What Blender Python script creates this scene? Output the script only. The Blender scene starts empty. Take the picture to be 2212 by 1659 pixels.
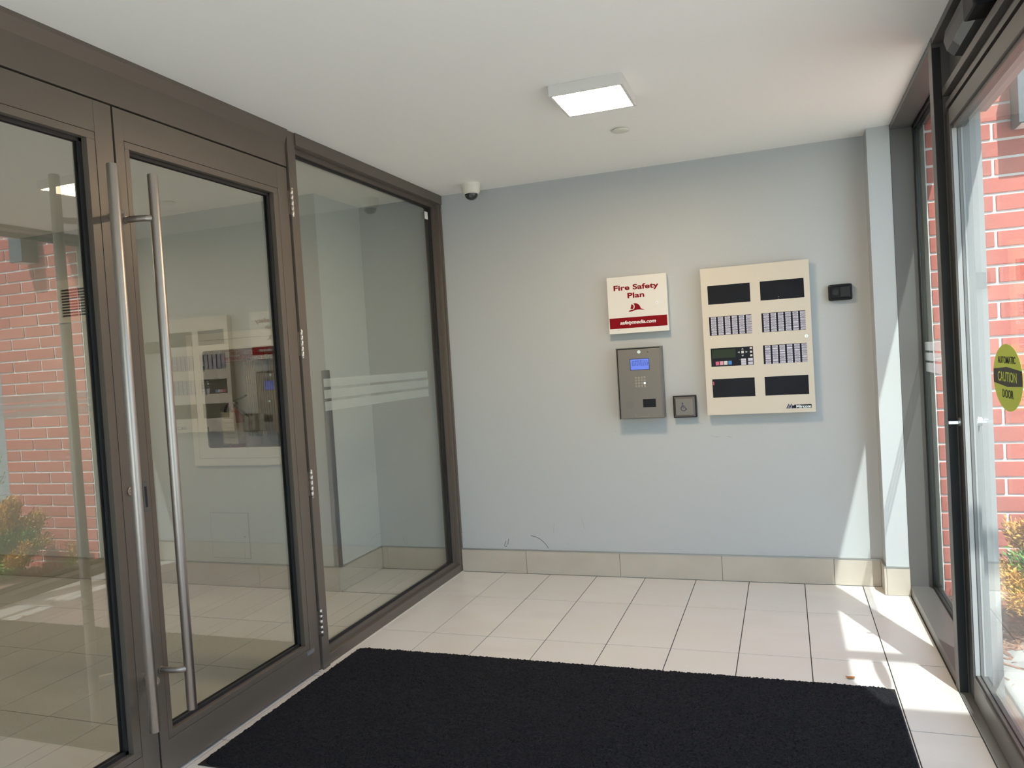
import bpy, bmesh, math, random
from mathutils import Vector, Matrix
R = math.radians
random.seed(7)
scene = bpy.context.scene
COL = scene.collection

# ------------------------------------------------------------------ camera
def set_camera():
    f, yaw, pitch, roll = 1659.498, .34241, -.03012, -.06141
    d = Vector((-math.sin(yaw)*math.cos(pitch), math.cos(yaw)*math.cos(pitch), math.sin(pitch)))
    r = Vector((math.cos(yaw), math.sin(yaw), 0)); u = r.cross(d)
    r2 = r*math.cos(roll)+u*math.sin(roll); u2 = u*math.cos(roll)-r*math.sin(roll)
    cam = bpy.data.cameras.new('camera'); ob = bpy.data.objects.new('camera', cam); COL.objects.link(ob)
    cam.sensor_fit = 'HORIZONTAL'; cam.sensor_width = 36; cam.lens = 36*f/2212; cam.clip_start = .05; cam.clip_end = 200
    M = Matrix((r2, u2, -d)).transposed().to_4x4(); M.translation = Vector((2.11744, -4.71948, 1.39595))
    ob.matrix_world = M; scene.camera = ob
set_camera()
# ------------------------------------------------------------------ sky, sun, exposure
SUN_D = Vector((-.404, 1.0, -1.6)).normalized()
SUN_STRENGTH = 8.5
SKY_STRENGTH = .36
LED_STRENGTH = 74.0
LOBBY_FILL_STRENGTH = 38.0
world = bpy.data.worlds.new('world'); scene.world = world; world.use_nodes = True
wn = world.node_tree; wn.nodes.clear()
sky = wn.nodes.new('ShaderNodeTexSky'); sky.sky_type = 'NISHITA'; sky.sun_disc = False
sky.sun_elevation = math.asin(-SUN_D.z); sky.sun_rotation = math.atan2(-SUN_D.x, -SUN_D.y)
bg = wn.nodes.new('ShaderNodeBackground'); bg.inputs[1].default_value = SKY_STRENGTH
wo = wn.nodes.new('ShaderNodeOutputWorld')
wn.links.new(sky.outputs[0], bg.inputs[0]); wn.links.new(bg.outputs[0], wo.inputs[0])
sl = bpy.data.lights.new('sun', 'SUN'); sl.energy = SUN_STRENGTH; sl.angle = R(.55); sl.color = (1, .97, .92)
so = bpy.data.objects.new('sun', sl); COL.objects.link(so)
so.rotation_euler = SUN_D.to_track_quat('-Z', 'Y').to_euler(); so.location = (6, -9, 14)
vs = scene.view_settings
vs.view_transform = 'Standard'; vs.look = 'None'; vs.gamma = 1; vs.use_curve_mapping = False; vs.exposure = 0.60

# ------------------------------------------------------------------ materials
def mat(name, rgb, rough=.6, metal=0., spec=.5, noise=None, bump=None, emit=None, island=None, coat=0., aniso=None):
    m = bpy.data.materials.new(name); m.use_nodes = True
    nt = m.node_tree; p = nt.nodes['Principled BSDF']
    p.inputs['Base Color'].default_value = (*rgb, 1); p.inputs['Roughness'].default_value = rough
    p.inputs['Metallic'].default_value = metal; p.inputs['Specular IOR Level'].default_value = spec
    p.inputs['Coat Weight'].default_value = coat
    geo = nt.nodes.new('ShaderNodeNewGeometry')
    col = None
    if island:            # (rgb2, amount) a second colour picked per loose piece
        mx = nt.nodes.new('ShaderNodeMix'); mx.data_type = 'RGBA'
        mx.inputs['A'].default_value = (*rgb, 1); mx.inputs['B'].default_value = (*island, 1)
        nt.links.new(geo.outputs['Random Per Island'], mx.inputs['Factor']); col = mx.outputs['Result']
    if noise:             # (scale vector or float, amount, rgb2)
        sc, amt, rgb2 = noise
        tx = nt.nodes.new('ShaderNodeTexNoise'); tx.inputs['Detail'].default_value = 6
        mp = nt.nodes.new('ShaderNodeMapping'); nt.links.new(geo.outputs['Position'], mp.inputs['Vector'])
        mp.inputs['Scale'].default_value = sc if isinstance(sc, tuple) else (sc, sc, sc)
        tx.inputs['Scale'].default_value = 1; nt.links.new(mp.outputs[0], tx.inputs['Vector'])
        rp = nt.nodes.new('ShaderNodeMapRange'); rp.inputs['From Min'].default_value = .3; rp.inputs['From Max'].default_value = .7
        rp.inputs['To Max'].default_value = amt; nt.links.new(tx.outputs['Fac'], rp.inputs['Value'])
        mx = nt.nodes.new('ShaderNodeMix'); mx.data_type = 'RGBA'
        if col: nt.links.new(col, mx.inputs['A'])
        else: mx.inputs['A'].default_value = (*rgb, 1)
        mx.inputs['B'].default_value = (*rgb2, 1); nt.links.new(rp.outputs[0], mx.inputs['Factor']); col = mx.outputs['Result']
    if col: nt.links.new(col, p.inputs['Base Color'])
    if bump:
        sc, st = bump
        tx = nt.nodes.new('ShaderNodeTexNoise'); tx.inputs['Detail'].default_value = 4; tx.inputs['Scale'].default_value = 1
        mp = nt.nodes.new('ShaderNodeMapping'); nt.links.new(geo.outputs['Position'], mp.inputs['Vector'])
        mp.inputs['Scale'].default_value = sc if isinstance(sc, tuple) else (sc, sc, sc)
        nt.links.new(mp.outputs[0], tx.inputs['Vector'])
        b = nt.nodes.new('ShaderNodeBump'); b.inputs['Strength'].default_value = st; b.inputs['Distance'].default_value = .002
        nt.links.new(tx.outputs['Fac'], b.inputs['Height']); nt.links.new(b.outputs[0], p.inputs['Normal'])
    if emit:
        p.inputs['Emission Color'].default_value = (*emit[0], 1); p.inputs['Emission Strength'].default_value = emit[1]
    return m

def glass(name, tint, ior=1.52, rough=0., back=None):
    """thin glazing: Fresnel share mirrored, the rest passes straight through with a tint"""
    m = bpy.data.materials.new(name); m.use_nodes = True
    nt = m.node_tree; nt.nodes.clear()
    out = nt.nodes.new('ShaderNodeOutputMaterial'); mix = nt.nodes.new('ShaderNodeMixShader')
    tr = nt.nodes.new('ShaderNodeBsdfTransparent'); tr.inputs[0].default_value = (*tint, 1)
    gl = nt.nodes.new('ShaderNodeBsdfGlossy'); gl.inputs['Roughness'].default_value = rough
    fr = nt.nodes.new('ShaderNodeFresnel'); geo = nt.nodes.new('ShaderNodeNewGeometry')
    mr = nt.nodes.new('ShaderNodeMapRange'); mr.inputs['To Min'].default_value = ior; mr.inputs['To Max'].default_value = 1/(back or ior)
    nt.links.new(geo.outputs['Backfacing'], mr.inputs['Value']); nt.links.new(mr.outputs[0], fr.inputs['IOR'])
    nt.links.new(fr.outputs[0], mix.inputs[0]); nt.links.new(tr.outputs[0], mix.inputs[1]); nt.links.new(gl.outputs[0], mix.inputs[2])
    nt.links.new(mix.outputs[0], out.inputs[0]); return m

def frosted(name):
    m = bpy.data.materials.new(name); m.use_nodes = True
    nt = m.node_tree; nt.nodes.clear()
    out = nt.nodes.new('ShaderNodeOutputMaterial')
    df = nt.nodes.new('ShaderNodeBsdfDiffuse'); df.inputs[0].default_value = (.60, .64, .62, 1)
    tl = nt.nodes.new('ShaderNodeBsdfTranslucent'); tl.inputs[0].default_value = (.66, .72, .70, 1)
    tr = nt.nodes.new('ShaderNodeBsdfTransparent')
    a = nt.nodes.new('ShaderNodeMixShader'); a.inputs[0].default_value = .5
    b = nt.nodes.new('ShaderNodeMixShader'); b.inputs[0].default_value = .66
    nt.links.new(df.outputs[0], a.inputs[1]); nt.links.new(tl.outputs[0], a.inputs[2])
    nt.links.new(a.outputs[0], b.inputs[1]); nt.links.new(tr.outputs[0], b.inputs[2]); nt.links.new(b.outputs[0], out.inputs[0])
    return m

def emitter(name, rgb, s):
    m = bpy.data.materials.new(name); m.use_nodes = True
    nt = m.node_tree; nt.nodes.clear()
    out = nt.nodes.new('ShaderNodeOutputMaterial'); e = nt.nodes.new('ShaderNodeEmission')
    e.inputs[0].default_value = (*rgb, 1); e.inputs[1].default_value = s; nt.links.new(e.outputs[0], out.inputs[0]); return m

M = dict(
    wall=mat('wall_paint', (.48, .488, .487), .55, bump=(220, .06), noise=(.9, .25, (.46, .468, .467))),
    ceil=mat('ceiling_paint', (.94, .905, .865), .8, bump=(160, .05)),
    lobbywall=mat('lobby_paint', (.58, .59, .575), .6, bump=(220, .05)),
    bronze=mat('bronze_aluminium', (.135, .109, .088), .42, .2, noise=((3, 3, 3), .2, (.12, .097, .078))),
    bronze2=mat('storefront_aluminium', (.135, .125, .118), .38, .35, noise=((3, 3, 3), .2, (.12, .11, .105))),
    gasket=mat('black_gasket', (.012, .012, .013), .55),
    glass=glass('partition_glass', (.965, .98, .955), 2.7, back=1.22),
    glass2=glass('storefront_glass', (.88, .945, .95), 1.5),
    cabglass=glass('cabinet_glass', (.95, .96, .96), 1.45),
    frost=frosted('frosted_film'),
    steel=mat('brushed_steel', (.46, .41, .375), .40, 1.0, bump=((30, 30, 900), .10)),
    hinge=mat('satin_hinge', (.55, .48, .43), .32, 1.0),
    chrome=mat('chrome', (.80, .80, .81), .28, 1.0),
    tile=mat('floor_tile', (.655, .628, .60), .30, spec=.45, noise=((2.2, 7, 2), .8, (.64, .60, .55)), bump=(300, .04)),
    tile2=mat('floor_tile_b', (.635, .603, .567), .30, spec=.45, noise=((2.4, 6, 2), .8, (.72, .685, .64)), bump=(300, .04)),
    grout=mat('grout', (.045, .04, .036), .95),
    base=mat('base_tile', (.53, .47, .395), .38, spec=.45, noise=((4, 4, 6), .7, (.45, .39, .32)), bump=(300, .03)),
    trim=mat('trim_metal', (.42, .41, .39), .35, .8),
    caulk=mat('caulk', (.62, .57, .50), .7),
    mat=mat('mat_pile', (.0105, .0105, .012), .95, spec=.15, noise=(260, .8, (.022, .022, .026)), bump=(700, .8)),
    rubber=mat('mat_rubber', (.012, .010, .009), .6),
    brick=mat('brick_red', (.60, .155, .115), .85, noise=(60, .7, (.50, .125, .092)), bump=(420, .9)),
    brick2=mat('brick_dark', (.50, .130, .098), .85, noise=(50, .7, (.58, .165, .12)), bump=(420, .9)),
    brick3=mat('brick_pale', (.64, .190, .140), .85, noise=(60, .6, (.56, .15, .11)), bump=(420, .9)),
    mortar=mat('mortar', (.86, .82, .77), .9, bump=(500, .5)),
    white=mat('white_enamel', (.74, .70, .645), .35, bump=(350, .03)),
    panel=mat('beige_enamel', (.64, .565, .465), .42, bump=(500, .05)),
    red=mat('red_print', (.22, .001, .005), .6, spec=.15),
    printwhite=mat('white_print', (.85, .83, .80), .5),
    black=mat('black_plastic', (.010, .010, .012), .4, spec=.2),
    blackwin=mat('dark_window', (.010, .010, .014), .3, spec=.12, noise=(9, .6, (.016, .016, .022))),
    greysteel=mat('gunmetal', (.20, .185, .17), .4, .5),
    plate=mat('stainless_face', (.205, .178, .155), .40, .6, bump=((900, 30, 30), .05)),
    key=mat('key_metal', (.36, .31, .26), .38, .6),
    lcdblue=emitter('lcd_blue', (.20, .30, .95), .6),
    lcdtext=mat('lcd_text', (.02, .03, .12), .5),
    ledgreen=emitter('key_glow', (.75, 1, .85), 1.1),
    lcdgreen=mat('lcd_green', (.030, .042, .026), .4, spec=.15),
    label=mat('paper_label', (.60, .57, .66), .6),
    ink=mat('label_ink', (.22, .20, .26), .7),
    pink=mat('pink_key', (.66, .12, .22), .5), pink2=mat('pale_pink_key', (.72, .34, .40), .5),
    keywhite=mat('white_key', (.68, .64, .60), .5), keyblue=mat('blue_key', (.05, .24, .62), .5),
    arrow=mat('grey_arrow', (.42, .46, .43), .5),
    navy=mat('navy_print', (.008, .014, .075), .45),
    led=emitter('led_diffuser', (1.0, .76, .50), LED_STRENGTH), lobbyfill=emitter('lobby_fill_diffuser', (1.0, .78, .52), LOBBY_FILL_STRENGTH),
    ledframe=mat('fixture_white', (.72, .69, .66), .4),
    offwhite=mat('camera_white', (.78, .74, .64), .35),
    dome=mat('smoked_dome', (.006, .006, .007), .06, coat=.6),
    lens=mat('lens_dark', (.02, .02, .022), .2),
    film=mat('yellow_sticker', (.42, .52, .04), .45), filmblack=mat('sticker_black', (.012, .014, .010), .5),
    hose=mat('canvas_hose', (.84, .77, .57), .85, bump=((60, 60, 60), .2)),
    tub=mat('cabinet_inside', (.74, .75, .73), .6),
    extred=mat('extinguisher_red', (.35, .012, .012), .3), rubberblack=mat('hose_rubber', (.015, .015, .016), .5),
    tag=mat('paper_tag', (.72, .70, .62), .7),
    leaf=mat('dead_leaf', (.34, .13, .035), .7),
    dry=mat('dry_foliage', (.80, .42, .11), .8, island=(.55, .30, .06)),
    green=mat('green_foliage', (.09, .25, .04), .7, island=(.24, .42, .07)),
    twig=mat('twig_bark', (.11, .07, .045), .9),
    mulch=mat('bark_mulch', (.36, .19, .12), .9, island=(.16, .08, .05)),
    soil=mat('soil', (.10, .07, .05), .95, noise=(30, .8, (.18, .12, .08))),
    slab=mat('concrete_slab', (.34, .33, .305), .85, noise=(5, .8, (.27, .26, .24)), bump=(250, .3)),
    ground=mat('concrete_ground', (.58, .54, .47), .9, noise=(2, .8, (.50, .465, .405))),
    greymetal=mat('grey_fixture', (.13, .135, .14), .5, .3),
    extpanel=mat('grey_cladding', (.30, .31, .31), .7),
    scuff=mat('scuff', (.06, .06, .065), .8), scuff2=mat('faint_scuff', (.36, .35, .35), .8),
    sensor=mat('sensor_plastic', (.045, .047, .05), .4),
    palemetal=mat('pale_metal', (.40, .38, .365), .45, .2),  # lighter grey than storefront_aluminium, for the outer jamb and door reveals
    cable=mat('grey_cable', (.42, .42, .39), .4),
)

# ------------------------------------------------------------------ geometry helpers
class MB:
    """collects shapes in world coordinates, then becomes ONE mesh object"""
    def __init__(s): s.v = []; s.f = []; s.mi = []; s.sm = []
    def add(s, vs, fs, mi=0, smooth=False):
        o = len(s.v); s.v += [tuple(v) for v in vs]
        for f in fs: s.f.append([i+o for i in f]); s.mi.append(mi); s.sm.append(smooth)
        return s
    def box(s, x0, x1, y0, y1, z0, z1, b=0., mi=0):
        if x0 > x1: x0, x1 = x1, x0
        if y0 > y1: y0, y1 = y1, y0
        if z0 > z1: z0, z1 = z1, z0
        if b <= 0:
            vs = [(x, y, z) for z in (z0, z1) for y in (y0, y1) for x in (x0, x1)]
            return s.add(vs, [(0, 2, 3, 1), (4, 5, 7, 6), (0, 1, 5, 4), (2, 6, 7, 3), (0, 4, 6, 2), (1, 3, 7, 5)], mi)
        bm = bmesh.new(); bmesh.ops.create_cube(bm, size=1)
        for v in bm.verts:
            v.co = Vector(((x0+x1)/2+v.co.x*(x1-x0), (y0+y1)/2+v.co.y*(y1-y0), (z0+z1)/2+v.co.z*(z1-z0)))
        bmesh.ops.bevel(bm, geom=bm.edges[:], offset=b, segments=2, affect='EDGES', profile=.6)
        bm.verts.index_update(); s.add([v.co[:] for v in bm.verts], [[v.index for v in f.verts] for f in bm.faces], mi); bm.free(); return s
    def tube(s, pts, r, n=12, mi=0, caps=True):
        pts = [Vector(p) for p in pts]; rs = r if isinstance(r, (list, tuple)) else [r]*len(pts)
        rings = []; up = None
        for i, p in enumerate(pts):
            t = (pts[min(i+1, len(pts)-1)]-pts[max(i-1, 0)]).normalized()
            if up is None: up = t.orthogonal().normalized()
            up = (up-t*up.dot(t)).normalized(); w = t.cross(up)
            rings.append([p+(up*math.cos(2*math.pi*k/n)+w*math.sin(2*math.pi*k/n))*rs[i] for k in range(n)])
        vs = [v for g in rings for v in g]; fs = []
        for i in range(len(pts)-1):
            for k in range(n):
                fs.append((i*n+k, i*n+(k+1) % n, (i+1)*n+(k+1) % n, (i+1)*n+k))
        s.add(vs, fs, mi, True)
        if caps:
            s.add(rings[0], [list(range(n))[::-1]], mi); s.add(rings[-1], [list(range(n))], mi)
        return s
    def lathe(s, c, axis, prof, n=24, mi=0):
        """prof: (distance along axis, radius)"""
        c = Vector(c); a = Vector(axis).normalized(); u = a.orthogonal().normalized(); w = a.cross(u)
        vs = []; fs = []
        for d, r in prof:
            vs += [c+a*d+(u*math.cos(2*math.pi*k/n)+w*math.sin(2*math.pi*k/n))*r for k in range(n)]
        for i in range(len(prof)-1):
            for k in range(n): fs.append((i*n+k, i*n+(k+1) % n, (i+1)*n+(k+1) % n, (i+1)*n+k))
        s.add(vs, fs, mi, True)
        return s
    def disc(s, c, axis, r, h, n=24, mi=0):
        c = Vector(c); a = Vector(axis).normalized()
        return s.tube([c, c+a*h], r, n, mi)
    def prism(s, poly, to3, h, mi=0):
        """poly 2-D points, to3(u, v, t) -> point, extruded from t = 0 to h"""
        n = len(poly)
        s.add([to3(u, v, h) for u, v in poly]+[to3(u, v, 0) for u, v in poly],
              [list(range(n)), list(range(2*n-1, n-1, -1))]+[(i, i+n, (i+1) % n+n, (i+1) % n) for i in range(n)], mi); return s
    def ringplate(s, o, i, rad, y0, y1, mi=0, n=5):
        """plate in XZ with a rounded-corner hole; o, i = (x0, x1, z0, z1)"""
        oc = [(o[0], o[2]), (o[1], o[2]), (o[1], o[3]), (o[0], o[3])]
        ic = [(i[0]+rad, i[2]+rad, 180), (i[1]-rad, i[2]+rad, 270), (i[1]-rad, i[3]-rad, 0), (i[0]+rad, i[3]-rad, 90)]
        arcs = [[(cx+rad*math.cos(R(a0+90*k/n)), cz+rad*math.sin(R(a0+90*k/n))) for k in range(n+1)] for cx, cz, a0 in ic]
        vs = []; fs = []
        for y in (y0, y1):
            vs += [(x, y, z) for x, z in oc]
            for a in arcs: vs += [(x, y, z) for x, z in a]
        N = 4+4*(n+1)
        A = lambda c, k: 4+c*(n+1)+k
        for L in (0, N):
            for c in range(4):
                for k in range(n): fs.append([L+c, L+A(c, k+1), L+A(c, k)])
                d = (c+1) % 4; fs.append([L+c, L+d, L+A(d, 0), L+A(c, n)])
        for c in range(4):
            d = (c+1) % 4; fs.append([c, d, d+N, c+N])
            for k in range(n): fs.append([A(c, k), A(c, k+1), A(c, k+1)+N, A(c, k)+N])
            fs.append([A(c, n), A(d, 0), A(d, 0)+N, A(c, n)+N])
        return s.add(vs, fs, mi)
    def mesh(s, name, mats, origin=(0, 0, 0)):
        me = bpy.data.meshes.new(name); o = Vector(origin)
        me.from_pydata([Vector(v)-o for v in s.v], [], s.f)
        for m in (mats if isinstance(mats, (list, tuple)) else [mats]): me.materials.append(m)
        me.polygons.foreach_set('material_index', s.mi); me.polygons.foreach_set('use_smooth', s.sm)
        bm = bmesh.new(); bm.from_mesh(me); bmesh.ops.recalc_face_normals(bm, faces=bm.faces[:]); bm.to_mesh(me); bm.free()
        me.update(); return me
    def build(s, name, mats, parent=None):
        org = ORIGIN.get(parent.name, (0, 0, 0)) if parent else (0, 0, 0)
        ob = bpy.data.objects.new(name, s.mesh(name, mats, org)); COL.objects.link(ob)
        if parent: ob.parent = parent; ORIGIN[ob.name] = org
        else: ORIGIN[ob.name] = (0, 0, 0)
        return ob
ORIGIN = {}
def B(*a, **k): return MB().box(*a, **k)
def tag(o, label=None, cat=None, group=None, kind=None):
    for k, v in (('label', label), ('category', cat), ('group', group), ('kind', kind)):
        if v: o[k] = v
    return o
def thing(name, loc, label=None, cat=None, group=None, kind=None):
    o = bpy.data.objects.new(name, None); COL.objects.link(o); o.location = loc; o.empty_display_size = .05
    ORIGIN[o.name] = tuple(loc); return tag(o, label, cat, group, kind)
def struct(name, mb, m, label=None, parent=None):
    o = mb.build(name, m, parent)
    if not parent: o['kind'] = 'structure'
    if label: o['label'] = label
    return o
def inst(name, me, parent, pos, rot=None):
    """a piece that shares its mesh; pos in world coordinates, mesh around its own origin"""
    o = bpy.data.objects.new(name, me); COL.objects.link(o); o.parent = parent
    org = Vector(ORIGIN.get(parent.name, (0, 0, 0))); o.location = Vector(pos)-org
    if rot: o.rotation_euler = rot
    return o
def text(name, body, size, m, parent, pos, rot=(R(90), 0, 0), ext=.0003, bold=0., shear=0., sx=1., align='LEFT', spacing=1.):
    cu = bpy.data.curves.new('tmp_text', 'FONT'); cu.body = body; cu.size = size; cu.extrude = ext; cu.offset = bold; cu.shear = shear
    cu.align_x = align; cu.space_character = spacing; cu.resolution_u = 4
    t = bpy.data.objects.new('tmp_text', cu); COL.objects.link(t)
    bpy.context.view_layer.update()
    me = bpy.data.meshes.new_from_object(t.evaluated_get(bpy.context.evaluated_depsgraph_get()))
    bpy.data.objects.remove(t); bpy.data.curves.remove(cu)
    me.name = name; me.materials.clear(); me.materials.append(m)
    o = bpy.data.objects.new(name, me); COL.objects.link(o); o.parent = parent
    o.location = Vector(pos)-Vector(ORIGIN.get(parent.name, (0, 0, 0))); o.rotation_euler = rot; o.scale = (sx, 1, 1)
    return o
H = 2.52
XZ = lambda y: (lambda u, v, t: (u, y-t, v))     # print on a face that looks towards -Y

# ================================================================== THE ROOM
# floor: grout bed with every tile its own piece
floor = struct('floor', B(-4.2, 2.70, -5.6, .0, -.10, -.0035), M['grout'])
TP, TQ, TX, TY = .30843, .61277, .31363, -.51645
def tiles():
    full = [MB().box(-TP/2+.0021, TP/2-.0021, -TQ/2+.0021, TQ/2-.0021, -.009, 0, b=.0010).mesh('tile', M[k]) for k in ('tile', 'tile2')]
    def run(x0, x1, y0, y1):
        i = math.floor((x0-TX)/TP)
        while TX+i*TP < x1-.004:
            a, b = max(TX+i*TP, x0), min(TX+(i+1)*TP, x1); j = math.floor((y0-TY)/TQ)
            while TY+j*TQ < y1-.004:
                c, d = max(TY+j*TQ, y0), min(TY+(j+1)*TQ, y1)
                k = random.random() < .45
                if b-a > TP-.002 and d-c > TQ-.002: inst('tile', full[k], floor, ((a+b)/2, (c+d)/2, 0))
                elif b-a > .012 and d-c > .012:
                    MB().box(a+.0021, b-.0021, c+.0021, d-.0021, -.009, 0, b=.0010).build('tile', M['tile2' if k else 'tile'], floor)
                j += 1
            i += 1
    run(.004, 2.696, -5.6, -.012)          # vestibule
    run(-.605, -.10, -.54, -.012)          # nook beside the partition
    run(-4.2, -.10, -5.6, -.552)           # lobby
    run(-.10, .004, -5.6, -1.68)           # under the doors
tiles()
struct('ceiling', B(-4.2, 2.697, -5.6, 0, H, H+.25), M['ceil'])
wb = struct('wall_back', B(-.75, 2.95, 0, .25, -.1, H+.25), M['wall'])
struct('wall_pilaster', MB().box(2.583, 2.692, -.155, 0, 0, H).box(2.688, 2.6965, -.152, 0, 0, H), M['wall'])
WZ = 2.10
struct('wall_front', MB().box(-4.2, .12, -5.85, -5.6, -.1, H+.25).box(2.60, 2.95, -5.85, -5.6, -.1, H+.25).box(.12, 2.60, -5.85, -5.6, WZ, H+.25).box(.12, 2.60, -5.85, -5.6, -.1, .06), M['wall'])
w5 = thing('added_window_5', (1.36, -5.72, .06), kind='structure')  # unseen window added behind the camera for sun bounce onto the ceiling
MB().box(.12, .17, -5.80, -5.66, .06, WZ).box(2.55, 2.60, -5.80, -5.66, .06, WZ).box(1.335, 1.385, -5.80, -5.66, .06, WZ).box(.17, 2.55, -5.80, -5.66, .06, .10).box(.17, 2.55, -5.80, -5.66, WZ-.04, WZ).build('frame', M['bronze2'], w5)
MB().box(.16, 2.56, -5.74, -5.728, .09, WZ-.03).build('glass_pane', M['glass2'], w5)
struct('wall_right', B(2.697, 2.95, -5.6, -4.20, -.1, H+.25), M['wall'])
struct('wall_left', B(-4.45, -4.2, -5.6, .25, -.1, H+.25), M['lobbywall'])
CX0, CX1, CZ0, CZ1 = -1.635, -.845, .862, 1.658      # opening for the hose cabinet
lw = MB().box(-4.2, CX0, -.54, 0, -.1, H).box(CX1, -.612, -.54, 0, -.1, H).box(CX0, CX1, -.54, 0, -.1, CZ0).box(CX0, CX1, -.54, 0, CZ1, H).box(CX0, CX1, -.30, 0, CZ0, CZ1)
struct('wall_lobby', lw, M['lobbywall'])

# scuffs rubbed on the back wall
def scuff(pts, w, m):
    mb = MB()
    for (x0, z0), (x1, z1) in zip(pts, pts[1:]):
        d = Vector((x1-x0, z1-z0)).normalized()*w; nx, nz = -d.y, d.x
        mb.prism([(x0-nx, z0-nz), (x1-nx, z1-nz), (x1+nx, z1+nz), (x0+nx, z0+nz)], XZ(0), .0003)
    return mb.build('scuff_mark', M[m], wb)
scuff([(.50, .250), (.538, .240), (.562, .228), (.585, .210), (.604, .188), (.616, .168)], .0016, 'scuff')
scuff([(.312, .177), (.325, .210)], .0016, 'scuff'); scuff([(.335, .184), (.346, .224)], .0014, 'scuff'); scuff([(.318, .170), (.330, .176)], .002, 'scuff')
scuff([(.665, .333), (.660, .30), (.657, .262)], .0010, 'scuff2'); scuff([(.849, .365), (.860, .33), (.862, .295)], .0010, 'scuff2')
scuff([(1.677, .878), (1.70, .868), (1.73, .866)], .0011, 'scuff2'); scuff([(1.772, .870), (1.80, .861)], .0013, 'scuff2')
scuff([(1.585, .965), (1.61, .958), (1.632, .945)], .0008, 'scuff2'); scuff([(.745, .205), (.755, .195)], .0014, 'scuff2'); scuff([(1.10, .92), (1.104, .915)], .002, 'scuff2')

# tiled baseboards with a metal edge strip on top
def baseboard(name, spans, trims):
    root = thing(name, (0, 0, 0), kind='structure')
    for s in spans: MB().box(*s, b=.0008).build('base_tile', M['base'], root)
    for s in trims: MB().box(*s).build('edge_strip', M['trim'], root)
HB = .1537
js = [.006, .464, 1.084, 1.704, 2.327, 2.571]
baseboard('baseboard_back', [(a+.0012, b-.0012, -.012, -.0005, .0015, HB-.004) for a, b in zip(js, js[1:])], [(.006, 2.571, -.0135, -.0005, HB-.004, HB+.003)])
baseboard('baseboard_pilaster', [(2.571, 2.5825, -.166, -.0135, .0015, HB-.004), (2.5835, 2.6965, -.167, -.1555, .0015, HB-.004)],
          [(2.5705, 2.5825, -.168, -.0135, HB-.004, HB+.003), (2.5825, 2.6965, -.1685, -.1555, HB-.004, HB+.003)])
baseboard('baseboard_nook', [(-.6115, -.600, -.5515, -.0135, .0015, HB-.004), (-.599, -.101, -.012, -.0005, .0015, HB-.004)],
          [(-.6115, -.5985, -.553, -.0135, HB-.004, HB+.003), (-.5985, -.101, -.0135, -.0005, HB-.004, HB+.003)])
lj = [-.612-.61*i for i in range(6)]+[-4.2]
baseboard('baseboard_lobby', [(b+.0012, a-.0012, -.552, -.5405, .0015, HB-.004) for a, b in zip(lj, lj[1:])], [(-4.2, -.612, -.5535, -.5405, HB-.004, HB+.003)])

# ================================================================== GLASS PARTITION (plane X = 0)
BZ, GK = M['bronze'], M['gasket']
struct('trim_1', MB().box(-.10, 0, -5.6, -1.684, 2.352, H, b=.002).add([(0, -5.6, 2.462), (0, -5.6, H), (.018, -5.6, H), (.016, -5.6, 2.505), (0, -1.684, 2.462), (0, -1.684, H), (.018, -1.684, H), (.016, -1.684, 2.505)], [(0, 1, 2, 3), (7, 6, 5, 4), (0, 3, 7, 4), (3, 2, 6, 7), (2, 1, 5, 6), (1, 0, 4, 5)]).box(-.09, -.02, -5.6, -1.69, 2.344, 2.353), BZ)
struct('trim_2', MB().box(-.10, .010, -1.681, -1.624, 0, H, b=.0015), BZ)
struct('trim_3', MB().box(-.10, .010, -3.70, -3.643, 0, 2.352, b=.0015), BZ)
struct('trim_4', MB().box(.0, .010, -1.624, -.002, -.002, .0035).box(-.004, .006, -1.7, -1.62, -.002, .003), M['caulk'])

w1 = thing('window_1', (0, -.85, 0), kind='structure')
MB().box(-.10, .018, -1.624, -.0005, 2.462, H, b=.002).build('head_frame', BZ, w1)
MB().box(-.10, .004, -.042, -.0005, 0, 2.462, b=.002).box(.004, .012, -.020, -.0005, .156, 2.462, b=.001).build('jamb_frame', BZ, w1)
MB().box(-.10, .004, -1.624, -.042, .003, .052, b=.002).build('sill_frame', BZ, w1)
MB().box(-.034, -.022, -1.624, -.042, 2.436, 2.462).box(-.034, -.022, -1.624, -.042, .052, .078).box(-.034, -.022, -.075, -.042, .078, 2.436).box(-.034, -.022, -1.624, -1.600, .078, 2.436).build('glazing_stop', BZ, w1)
MB().box(-.045, -.034, -1.612, -.055, 2.424, 2.45).box(-.045, -.034, -1.612, -.055, .06, .09).box(-.045, -.034, -.105, -.055, .09, 2.424).box(-.045, -.034, -1.612, -1.588, .09, 2.424).build('gasket', GK, w1)
MB().box(-.058, -.046, -1.615, -.05, .06, 2.45).build('glass_pane', M['glass'], w1)
for z0, z1 in ((1.322, 1.364), (1.264, 1.308), (1.203, 1.250)):
    MB().box(-.0458, -.0452, -1.436, -.254, z0, z1).build('frosted_band', M['frost'], w1)
w3 = thing('window_3', (0, -4.6, 0), kind='structure')
MB().box(-.10, .004, -5.6, -3.70, .003, .052).box(-.10, .004, -5.6, -5.55, .052, 2.352).build('frame', BZ, w3)
MB().box(-.058, -.046, -5.56, -3.69, .05, 2.36).build('glass_pane', M['glass'], w3)
st = tag(MB().box(-.0345, -.0337, -.168, -.122, 2.350, 2.398, b=.0003).build('glass_label', M['printwhite']), 'small white label stuck in the top corner of the partition sidelight', 'sticker')
ORIGIN['glass_label'] = (0, 0, 0)

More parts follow.
